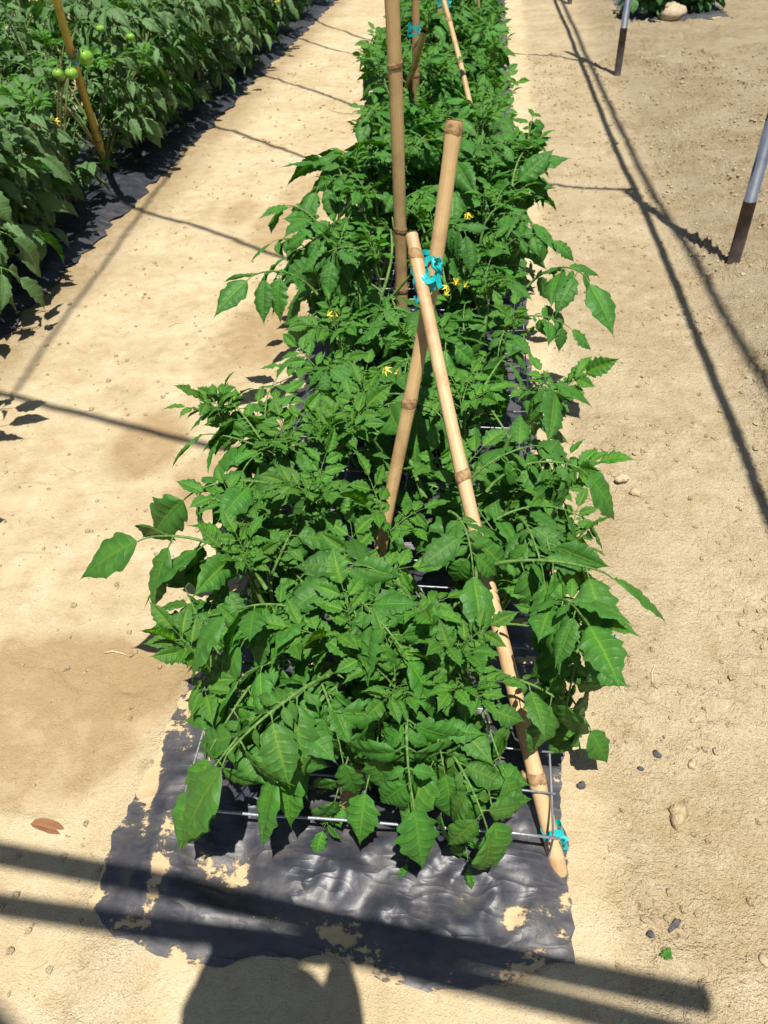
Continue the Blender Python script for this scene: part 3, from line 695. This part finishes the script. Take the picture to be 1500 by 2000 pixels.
for (x_, y_, z_, pl) in ((430, 810, .44, 2), (470, 1010, .42, 2), (560, 870, .44, 2), (700, 830, .44, 3), (620, 960, .44, 2), (890, 1270, .42, 1), (910, 1330, .40, 1), (1000, 1010, .45, 3), (1060, 960, .43, 3), (640, 850, .46, 2), (840, 900, .44, 3), (480, 1110, .38, 0), (960, 1180, .42, 1), (1120, 1060, .4, 3), (770, 1330, .4, 1), (560, 1250, .38, 0)):
    e_ = at(x_, y_, z_)
    if near_cane(e_, 85): continue
    for q_ in range(6):
        la = q_*1.05+random.uniform(-.3, .3); L_ = random.uniform(.08, .16); pt = random.uniform(.1, .95)
        LY.place(plants[pl], e_-Vector((0, 0, .02)), e_+Vector((math.cos(la)*math.cos(pt), math.sin(la)*math.cos(pt), math.sin(pt)))*L_, random.uniform(-.4, .4), False, (random.uniform(1.4, 2.4), random.uniform(1.0, 1.45), .7, 1))
    q = MB(); c_ = e_-plants[pl].location; q.tube([c_*.55, c_*.8-Vector((0, 0, .02)), c_+Vector((0, 0, .005))], [.006, .005, .003], 7); q.build('shoot', M['stem'], plants[pl])
random.seed(3)
for (b, t, pl) in (((700, 1280), (610, 1340), 0), ((610, 1340), (500, 1450), 0), ((800, 1210), (790, 1310), 1), ((960, 1180), (1050, 1130), 1), ((830, 940), (780, 880), 2)):
    q = MB(); a_ = at(*b, .33)-plants[pl].location; c_ = at(*t, .35)-plants[pl].location
    q.tube([a_-Vector((0, 0, .06)), a_.lerp(c_, .5)+Vector((0, 0, .006)), c_], [.008, .0065, .005], 8); q.build('branch', M['stem'], plants[pl])
# second cluster and the rest of the row
def rowx(y): return -.20-.022*max(0, y-1.5)
pairs = [2.10, 2.62, 3.10, 3.6, 4.15, 4.7, 5.3, 5.9, 6.5, 7.1, 7.8, 8.5, 9.3, 10.1, 11.0]
for i, y in enumerate(pairs):
    for sd in (-1, 1):
        random.seed(900+i*2+sd); near = y < 2.9
        x = rowx(y)+(sd*.17 if y < 5 else sd*.22-.06)+random.uniform(-.03, .03); yy = y+sd*.08
        lab = '%s tomato plant from the near end, %s side of the middle row' % (ORD[i+2], 'left' if sd < 0 else 'right')
        p = thing('tomato_plant', lab, 'tomato plant', (x, yy, .02), GRP)
        wl_, wr_ = (.34, .26) if i == 0 else (.55, .50) if i in (1, 2) else (.46, .34) if y < 5 else (.62, .38)
        grow(p, LS, (.31, .44, .50, .42)[i] if i < 4 else .40*(1.15, .9, 1.05, .8, 1.2, .95)[(i*2+(sd > 0)) % 6], .24, 5, 6 if y < 4 else 5, .36, near, (rowx(y)-wl_, rowx(y)+wr_), -9, (.92, .95, 1.05), seed=300+i*2+sd, canecheck=y < 3.4)
        plants.append(p)
HAND2 = [((620, 575, .38), (420, 620, .42), 6, 0), ((600, 490, .42), (500, 520, .40), 6, 3), ((640, 640, .36), (560, 640, .34), 4, 5), ((1030, 560, .40), (1190, 660, .36), 7, 3), ((1020, 620, .38), (1150, 690, .30), 7, 5),
         ((1000, 430, .44), (1060, 300, .52), 7, 1), ((1010, 400, .46), (1095, 400, .42), 9, 6), ((990, 480, .42), (1110, 520, .36), 7, 7), ((640, 470, .44), (520, 430, .45), 8, 2), ((690, 400, .46), (590, 340, .46), 8, 4)]
for (b, t, pl, k) in HAND2:
    random.seed(int(b[0]+t[1])); LS.place(plants[pl], at(*b), at(*t), random.uniform(-.2, .2), True, (.95, .97, 1.03, 1), k)
random.seed(4)
q = MB(); a_ = at(915, 545, .30)-plants[7].location; c_ = at(1000, 400, .46)-plants[7].location
q.tube([a_, a_.lerp(c_, .5)+Vector((.006, 0, -.006)), c_], [.011, .009, .007], 8); q.build('branch', M['stem'], plants[7])
q = MB(); a_ = at(955, 485, .37)-plants[7].location; c_ = at(1030, 482, .40)-plants[7].location
q.tube([a_, a_.lerp(c_, .5)+Vector((0, 0, -.006)), c_], [.006, .0055, .004], 8); q.build('branch', M['stem'], plants[7])
for (x, y, z, pl, n) in ((915, 342, .50, 9, 5), (925, 422, .46, 9, 5), (886, 388, .47, 9, 2), (898, 550, .42, 7, 4), (772, 728, .46, 4, 2), (655, 607, .45, 6, 2), (880, 565, .42, 7, 2), (905, 412, .46, 9, 1),
                         (820, 308, .45, 10, 2), (855, 385, .45, 9, 1)):
    tomato_flower(plants[pl], at(x, y, z), .0155, n)
# fuzzy drooping bud truss in the near plant
b = MB(); c0 = at(800, 1265, .36)-plants[1].location
arc = [c0+Vector((0, 0, -.05)), c0+Vector((.002, 0, .0)), c0+Vector((-.004, 0, .035)), c0+Vector((-.022, 0, .045)), c0+Vector((-.034, 0, .03))]
b.tube(arc, [.007, .006, .005, .0045, .004], 8)
bt = b.build('bud_truss', M['stem'], plants[1])
for k in range(9):
    b = MB(); d = Vector((random.uniform(-.014, .012), random.uniform(-.01, .01), random.uniform(-.014, .008))); c = arc[-1]+d
    ax_ = Vector((random.uniform(-.5, .5), random.uniform(-.5, .5), -1)).normalized()
    b.tube([c, c+ax_*.005, c+ax_*.011, c+ax_*.017], [.003, .0048, .0036, .0008], 7)
    for j in range(10):
        hd = Vector((random.gauss(0, 1), random.gauss(0, 1), random.gauss(0, 1))).normalized(); b.tube([c+ax_*.008+hd*.003, c+ax_*.008+hd*.009], .0003, 3)
    b.build('bud', M['stem'], bt)

# ------------------------------------------------------------------ tall left row
GRL = 'tomato plants of the tall left row'
left = []
lys = [1.8, 2.2, 2.62, 3.05, 3.55, 4.1, 4.6, 5.2, 5.8, 6.5, 7.2, 8.0, 8.9, 9.8, 10.8]
for i, y in enumerate(lys):
    x = -2.36+random.uniform(-.05, .05)
    p = thing('tomato_plant', '%s tomato plant from the near end of the tall left row' % ORD[i], 'tomato plant', (x, y, .02), GRL); left.append(p)
    grow(p, LD, (.76 if i > 1 else .52)*(.84, 1.1, .95, 1.18, .8, 1.05)[i % 6], .37, 9, 8, .36, False, (-3.3, -1.80), -9, (1, 1, 1), seed=700+i, young=i % 2 == 0, canecheck=True, zmin=.05)
    if y > 4:
        random.seed(50+i)
        x2 = -3.0+random.uniform(-.05, .05); p2 = thing('tomato_plant', '%s tomato plant of the second line behind the tall left row' % ORD[i-5], 'tomato plant', (x2, y+.2, .02), GRL)
        grow(p2, LD, .85, .24, 5, 7, .32, False, (-3.8, -2.3), -9, (.95, .97, 1), seed=800+i, young=False, canecheck=False)
for k_, (b_, t_) in enumerate((((-1.85, 1.72, .66), (-1.46, 1.86, .66)), ((-1.85, 1.9, .62), (-1.52, 1.98, .58)), ((-1.8, 1.62, .66), (-1.5, 1.74, .68)), ((-1.65, 1.26, .62), (-1.36, 1.34, .6)), ((-2.2, 2.5, .3), (-1.9, 2.62, .12)), ((-2.1, 2.55, .3), (-1.82, 2.70, .1)), ((-2.15, 2.62, .4), (-1.86, 2.85, .2)), ((-2.2, 2.85, .4), (-1.9, 3.1, .15)), ((-2.2, 2.75, .35), (-1.93, 2.95, .12)), ((-2.15, 3.05, .3), (-1.95, 3.15, .1)), ((-2.2, 2.3, .35), (-1.95, 2.4, .2)))):
    LD.place(left[k_ % 3], b_, t_, .2, False, (1.05, 1.05, 1, 1), k_)
for i, y in enumerate((5.0, 6.0, 7.0, 8.0, 9.1, 10.3, 11.5)):
    random.seed(150+i); p3 = thing('tomato_plant', '%s tomato plant of the third line at the top left corner' % ORD[i], 'tomato plant', (-3.95-.12*i, y, .02), GRL)
    grow(p3, LD, 1.0, .34, 6, 6, .42, False, (-6, -3), -9, (.95, .98, 1), seed=860+i, young=False, canecheck=False)
def tomato(plant, p, r):
    p = Vector(p)-plant.location; v = []; f = []; n, m = 14, 9
    for i in range(m+1):
        a = PI*i/m
        for j in range(n):
            w = 2*PI*j/n; rr = r*math.sin(a)*(1+.03*math.cos(5*w)); v.append(p+Vector((rr*math.cos(w), rr*math.sin(w), r*.88*math.cos(a)-(r*.12*math.exp(-(a/.4)**2)))))
    for i in range(m):
        for j in range(n): f.append((i*n+j, (i+1)*n+j, (i+1)*n+(j+1) % n, i*n+(j+1) % n))
    o = put('tomato', mkmesh('tomato', v, f, M['fruit']), plant)
    b = MB(); b.tube([p+Vector((0, 0, r*.75)), p+Vector((.004, .01, r*1.3)), p+Vector((.0, .04, r*1.7))], [.003, .0025, .002], 6)
    for k in range(5):
        w = 2*PI*k/5; d = Vector((math.cos(w), math.sin(w), 0)); e = Vector((-d.y, d.x, 0))
        b.add([p+Vector((0, 0, r*.80)), p+d*r*.5+e*r*.12+Vector((0, 0, r*.82)), p+d*r*1.0+Vector((0, 0, r*.9)), p+d*r*.5-e*r*.12+Vector((0, 0, r*.82))], [(0, 1, 2, 3)])
    b.build('calyx', M['stem'], o)
for (x, y, z, r) in ((166, 111, .78, .040), (140, 143, .72, .032), (114, 144, .70, .030), (120, 150, .66, .022), (4, 178, .70, .034), (46, 196, .66, .030), (18, 190, .62, .024), (75, 190, .6, .032), (196, 56, .78, .024), (255, 72, .74, .024)):
    q = at(x, y, z); best = min(left, key=lambda p: (p.location-q).length); tomato(best, q, r)
tomato_flower(left[3], at(97, 232, .6), .02, 2); tomato_flower(left[8], at(540, 3, .5), .02, 2)

# ------------------------------------------------------------------ grey poles of the tunnel frame
def pole(label, px, py, h, dark, r):
    p = at(px, py); g = gh(p.x, p.y); t = thing('tunnel_pole', label, 'metal pole', (p.x, p.y, 0), 'grey poles along the right path')
    b = MB(); b.tube([(0, 0, dark-.03), (0, 0, h)], r, 18); b.build('upper_tube', M['pole'], t)
    b = MB(); b.tube([(0, 0, g-.15), (.001, 0, dark*.5), (0, 0, dark)], [r*1.06, r*1.08, r*1.07], 18); b.build('dark_sleeve', M['sleeve'], t)
    return p
PH = 3.37
q1 = pole('grey metal pole with dark sleeved foot, nearest on the right, cut by the frame edge', 1428, 525, PH, .30, .0255)
q2 = pole('grey metal pole with dark foot farther up the right path, before the green plants', 1205, 148, PH, .33, .0255)
q3 = pole('farthest grey metal pole at the top edge, beside the path shadows', 1112, 8, PH, .33, .0255)

# overhead tubes of the tunnel: out of the picture, their shadows cross the paths
ovh = thing('tunnel_roof_frame', 'bare tubes of the tunnel roof overhead', 'tunnel frame')
def over(pts, z, r, name='roof_tube', zs=None):
    b = MB(); L = []
    for i, (px, py) in enumerate(pts):
        zz = zs[i] if zs else z; g = at(px, py); L.append((g.x-SHX*zz, g.y-SHY*zz, zz))
    b.tube(L, r, 8); b.build(name, M['pole'], ovh); return L
over([(1240, 372), (1140, 368), (1050, 360), (900, 345), (590, 305), (520, 280), (430, 250), (330, 215)], 3.5, .016, zs=[PH, 3.5, 3.6, 3.7, 3.8, 3.8, 3.8, 3.8])
over([(1150, 122), (1100, 112), (1010, 105), (900, 95), (700, 110), (610, 85), (540, 60)], 3.5, .016, zs=[PH, 3.5, 3.6, 3.7, 3.8, 3.8, 3.8])
over([(-150, 735), (0, 770), (200, 820), (330, 855), (420, 875), (560, 900)], 3.7, .016)
over([(100, 350), (210, 390), (350, 435), (510, 490), (640, 530)], 3.8, .015)
over([(430, 118), (520, 150), (580, 168), (640, 190), (720, 215)], 3.8, .015)
over([(560, 20), (650, 55), (740, 85)], 3.8, .015)
over([(1070, -30), (1083, 0), (1130, 110), (1200, 290), (1240, 370), (1310, 530), (1400, 760), (1500, 1010), (1600, 1260)], 2.4, .019, 'purlin')
over([(1085, -30), (1097, 0), (1150, 120), (1210, 250), (1270, 370), (1350, 500), (1420, 630), (1500, 770), (1600, 950)], 4.6, .020, 'purlin')
over([(30, 770), (80, 690), (300, 380), (500, 120), (600, 0)], 4.9, .011, 'purlin')
over([(-200, 1630), (0, 1668), (250, 1715), (700, 1815), (1388, 1955)], 2.1, .024, 'end_rail')
over([(-200, 1735), (0, 1768), (300, 1812), (650, 1852), (1100, 1962), (1400, 2040)], 2.1, .022, 'end_rail')

# ------------------------------------------------------------------ person taking the picture (only the shadow shows)
def person():
    th = thing('person', 'person in dark clothes standing behind the viewpoint, holding up a phone', 'person', (-.165, -.205, 0))
    J = {'hip': (0, 0, .92, .15, .11), 'chest': (0, .02, 1.25, .17, .12), 'neck': (0, .04, 1.43, .06, .06), 'headb': (0, .06, 1.50, .065, .075), 'head': (0, .062, 1.60, .080, .098), 'top': (0, .06, 1.67, .062, .075)}
    for s, n in ((-1, 'l'), (1, 'r')):
        J[n+'sh'] = (s*.17, .02, 1.38, .06, .06); J[n+'el'] = (s*.125, .09, 1.13, .048, .048); J[n+'wr'] = (s*.116, .165, 1.36, .040, .040); J[n+'ha'] = (s*.112, .192, 1.45, .040, .034)
        J[n+'kn'] = (s*.11, .02, .49, .062, .065); J[n+'an'] = (s*.12, 0, .09, .042, .045); J[n+'to'] = (s*.13, .17, .045, .045, .03); J[n+'th'] = (s*.10, 0, .86, .09, .09)
    E_ = [('hip', 'chest'), ('chest', 'neck'), ('neck', 'headb'), ('headb', 'head'), ('head', 'top')]
    for n in 'lr': E_ += [('chest', n+'sh'), (n+'sh', n+'el'), (n+'el', n+'wr'), (n+'wr', n+'ha'), ('hip', n+'th'), (n+'th', n+'kn'), (n+'kn', n+'an'), (n+'an', n+'to')]
    ks = list(J)
    # five fingers a hand, closed round the phone edge
    for n, s in (('l', -1), ('r', 1)):
        hx, hy, hz = J[n+'ha'][:3]
        for i in range(5):
            a = 'f%s%d' % (n, i); zz = hz+(.028-.014*i if i else -.03)
            J[a] = (hx-s*.008, hy+.025, zz, .009, .009); J[a+'t'] = (hx-s*.035, hy+(.05 if i else .03), zz+.004, .008, .008); ks += [a, a+'t']; E_ += [(n+'ha', a), (a, a+'t')]
    me = bpy.data.meshes.new('body'); me.from_pydata([J[k][:3] for k in ks], [(ks.index(a), ks.index(b)) for a, b in E_], [])
    me.materials.append(M['cloth']); o = put('body', me, th)
    md = o.modifiers.new('skin', 'SKIN'); md.use_smooth_shade = True
    for i, k in enumerate(ks): me.skin_vertices[0].data[i].radius = J[k][3:5]; me.skin_vertices[0].data[i].use_root = (k == 'hip')
    sd = o.modifiers.new('sub', 'SUBSURF'); sd.levels = 1; sd.render_levels = 2
    b = MB(); v = []; f = []; n = 20
    for dz, r in ((.10, .03), (.10, .06), (.06, .085), (.0, .095), (-.005, .10), (-.012, .10), (-.004, .092)):
        for j in range(n): w = 2*PI*j/n; v.append((r*math.cos(w)*1.38, .062+r*math.sin(w), 1.63+dz))
    for i in range(6):
        for j in range(n): f.append((i*n+j, i*n+(j+1) % n, (i+1)*n+(j+1) % n, (i+1)*n+j))
    f.append(tuple(range(n))); b.add(v, f); b.build('sun_hat', M['straw'], th)
    b = MB(); x0, x1, y0_, y1_, z0, z1 = -.135, .075, .226, .236, 1.37, 1.50
    ph = thing('phone', 'black phone held up by the person', 'phone', (-.165, -.205, 0))
    b.add([(x0, y0_, z0), (x1, y0_, z0), (x1, y1_, z0), (x0, y1_, z0), (x0, y0_, z1), (x1, y0_, z1), (x1, y1_, z1), (x0, y1_, z1)], [(3, 2, 1, 0), (4, 5, 6, 7), (0, 1, 5, 4), (1, 2, 6, 5), (2, 3, 7, 6), (3, 0, 4, 7)])
    b.build('case', M['phone'], ph, smoothf=False)
person()

# ------------------------------------------------------------------ planting at the far right
fp = at(1305, 44)
bed = film('mulch_film', 'torn scrap of black film under the green plants at the top right', fp.x-.42, fp.x+.62, fp.y-.05, fp.y+1.6, None, 9, step=.03)
LB = LeafSet('leaf_broad', 5, 6, 6, droop=.4, fold=.3, edge=.3, kap=.8, aspect=.34, lob=.12, hi=False, nu=16, nv=3)
for i, (px, py, w) in enumerate(((1268, 30, 'left'), (1345, 24, 'right'))):
    c = at(px, py+6); p = thing('leafy_plant', 'low bright green leafy plant at the top right edge, %s one beside the pale rock' % w, 'plant', (c.x, c.y, .02), 'low green plants at the top right')
    grow(p, LB, .36, .26, 9, 7, .30, False, (c.x-.5, c.x+.5), -9, (1.1, 1.1, .9), seed=60+i, young=False, canecheck=False, zmin=.02)

def rock(name, label, px, py, sx, sy, sz, mat, cat='stone', sink=.35, seed=0, group=None):
    R = random.Random(seed+int(px)); c = at(px, py); v = []; f = []; n, m = 12, 7
    for i in range(m+1):
        a = PI*i/m
        for j in range(n):
            w = 2*PI*j/n; k = 1+.5*float(noise2(np.array([math.cos(w)*1.4*math.sin(a)+seed]), np.array([math.sin(w)*1.4*math.sin(a)+math.cos(a)+px*.1]), 40)[0])+R.uniform(-.08, .08)
            v.append((sx*k*math.sin(a)*math.cos(w), sy*k*math.sin(a)*math.sin(w), sz*k*math.cos(a)))
    for i in range(m):
        for j in range(n): f.append((i*n+j, (i+1)*n+j, (i+1)*n+(j+1) % n, i*n+(j+1) % n))
    o = put(name, mkmesh(name, v, f, M[mat])); o.location = (c.x, c.y, gh(c.x, c.y)+sz*(1-2*sink)); o.rotation_euler = (0, 0, R.random()*3)
    return tag(o, label, cat, group)
rock('pale_rock', 'large pale rounded rock lying before the green plants at the top right', 1312, 42, .13, .11, .08, 'rock', 'rock', .2)
rock('soil_clod', 'fist sized soil clod on the right path beside the cane foot', 1325, 1590, .018, .028, .018, 'soil', 'clod', .45)
rock('dark_pebble', 'small dark blue grey pebble on the right path near a clod', 1283, 1472, .010, .008, .006, 'darkrock', 'pebble', .2)
rock('dark_pebble', 'tiny dark pebble just above left of the blue grey pebble', 1252, 1500, .006, .006, .004, 'darkrock', 'pebble', .2)
rock('dark_pebble', 'small dark elongated chip lying in the lower right soil', 1318, 1805, .006, .018, .004, 'darkrock', 'pebble', .2)
rock('dark_pebble', 'round dark pebble lower right, left of the elongated chip', 1270, 1825, .007, .007, .005, 'darkrock', 'pebble', .2)
rock('dark_pebble', 'dark pebble touching the right film edge beside the wire', 1135, 1535, .008, .010, .007, 'darkrock', 'pebble', .2)
rock('soil_clod', 'brown soil clod by the right leaf tips', 1352, 1492, .013, .008, .010, 'soil', 'clod', .3)
rock('soil_clod', 'soil clod on the path right of the drooping leaf', 1240, 965, .018, .014, .011, 'soil', 'clod', .35)
rock('soil_clod', 'larger of two soil clods on the right path by the long leaf', 1215, 940, .022, .015, .012, 'soil', 'clod', .35)
rock('white_pebble', 'pale pebble at the lower right frame edge', 1495, 1876, .011, .009, .004, 'rock', 'pebble', .2)
rock('white_pebble', 'white pebble in the crumbly soil near the nearest pole foot', 1448, 545, .012, .010, .006, 'rock', 'pebble', .2)
rock('white_pebble', 'white pebble between the two right poles', 1293, 118, .022, .016, .008, 'rock', 'pebble', .2)
rock('white_pebble', 'pale pebble in the crumbly soil left of the nearest pole', 1330, 170, .02, .016, .008, 'rock', 'pebble', .2)
# crumbs of soil
def crumbs():
    R = np.random.RandomState(11); ph = (1+5**.5)/2
    ico = np.array([(-1, ph, 0), (1, ph, 0), (-1, -ph, 0), (1, -ph, 0), (0, -1, ph), (0, 1, ph), (0, -1, -ph), (0, 1, -ph), (ph, 0, -1), (ph, 0, 1), (-ph, 0, -1), (-ph, 0, 1)])/1.9
    fi = [(0, 11, 5), (0, 5, 1), (0, 1, 7), (0, 7, 10), (0, 10, 11), (1, 5, 9), (5, 11, 4), (11, 10, 2), (10, 7, 6), (7, 1, 8), (3, 9, 4), (3, 4, 2), (3, 2, 6), (3, 6, 8), (3, 8, 9), (4, 9, 5), (2, 4, 11), (6, 2, 10), (8, 6, 7), (9, 8, 1)]
    n = 26000; y = .3+R.rand(n)**1.7*7.5; x = np.where(R.rand(n) < .86, .25+R.rand(n)*2.3, -1.9+R.rand(n)*1.2)
    keep = R.rand(n) < np.where(x > 0, (.25+.75*rough_mask(x, y))*(.3+1.0*smooth(-.2, .4, noise2(x*3.2, y*3.2, 13))), .34); x, y = x[keep], y[keep]
    z = ground_h(x, y); s = .0018+.0075*R.rand(len(x))**3.2+.0005*y; V = []; F = []
    for i in range(len(x)):
        p = ico*(s[i]*(1+.3*R.randn(12, 1)*.6))*np.array([1, 1, .7])+np.array([x[i], y[i], z[i]+s[i]*.25]); F += [(a+12*i, b+12*i, c+12*i) for a, b, c in fi]; V.append(p)
    V = np.concatenate(V); o = put('soil_crumbs', mkmesh('soil_crumbs', V, F, M['soil'], smoothf=False, attrs={'rough': np.ones(len(V))*.4}))
    tag(o, 'loose crumbs of dry soil scattered over the paths', 'soil crumbs', kind='stuff')
crumbs()

# ------------------------------------------------------------------ litter
v, f, uv = leaflet_geo(5, 16, 3, fold=.6, edge=.1, kap=.5, lob=.05, aspect=.2)
o = put('dry_leaf', mkmesh('dry_leaf', v, f, M['dry'], uv)); p = at(62, 1612); o.location = (p.x, p.y, gh(p.x, p.y)+.008); o.scale = (.10, .058, .09); o.rotation_euler = (0, -.05, -.02)
tag(o, 'curled brown dry leaf on the sand at the left', 'dry leaf')
def twig(label, pts, r, name='twig'):
    b = MB(); P_ = [at(*q) for q in pts]; P_ = [Vector((q.x, q.y, gh(q.x, q.y)+r+.001)) for q in P_]
    b.tube(P_, [r*.8]+[r]*(len(P_)-2)+[r*.5], 6); o = put(name, b.mesh(name, M['straw'])); tag(o, label, 'twig')
twig('short pale straw on the damp sand at the left', [(205, 1279), (222, 1275), (240, 1279), (251, 1283)], .0022)
twig('thin pale root bit curving on the right path under the hanging leaf', [(1278, 1302), (1272, 1318), (1273, 1335), (1284, 1350)], .0022)
twig('thin straw lying in the lower right soil', [(1375, 1655), (1392, 1660), (1410, 1666)], .0013)
twig('faint straw on the left path near the upper film', [(640, 215), (660, 222), (690, 228)], .003)
for k_, (lab, pts) in enumerate((('bit of straw on the left path beside the pipe shadow', [(120, 905), (134, 915), (147, 921)]), ('thin dry straw on the smooth left path halfway up', [(330, 640), (345, 634), (362, 633)]), ('short straw in the crumbly soil above the lower right pebbles', [(1395, 1395), (1410, 1388), (1422, 1379)]), ('straw bit low at the left frame edge', [(60, 1895), (78, 1888), (95, 1876)]))):
    twig(lab, pts, .0015)
sp = at(1300, 1868); seedling = thing('seedling', 'tiny green seedling alone in the lower right soil', 'seedling', (sp.x, sp.y, gh(sp.x, sp.y)), None)
random.seed(8)
for k in range(9):
    a = k*2.4; L = random.uniform(.010, .018); m = Matrix.Translation((0, 0, .006))@Matrix.Rotation(a, 4, 'Z')@Matrix.Rotation(-random.uniform(.1, .7), 4, 'Y')@Matrix.Scale(L, 4)
    put('leaf', LS.lm[k], seedling, m, (1.4, 1.2, .9, 1))
b = MB(); b.tube([(0, 0, -.01), (0, 0, .008)], .0012, 5); b.build('stem', M['stem'], seedling)
b = MB(); c = at(1201, 1246); ribbon(b, [Vector((c.x, c.y-.006, .006)), Vector((c.x+.001, c.y, .008)), Vector((c.x, c.y+.007, .006))], .004, Vector((1, 0, 0)))
o = put('ribbon_scrap', b.mesh('ribbon_scrap', M['tie'])); tag(o, 'tiny scrap of teal ribbon on the right path', 'ribbon scrap')
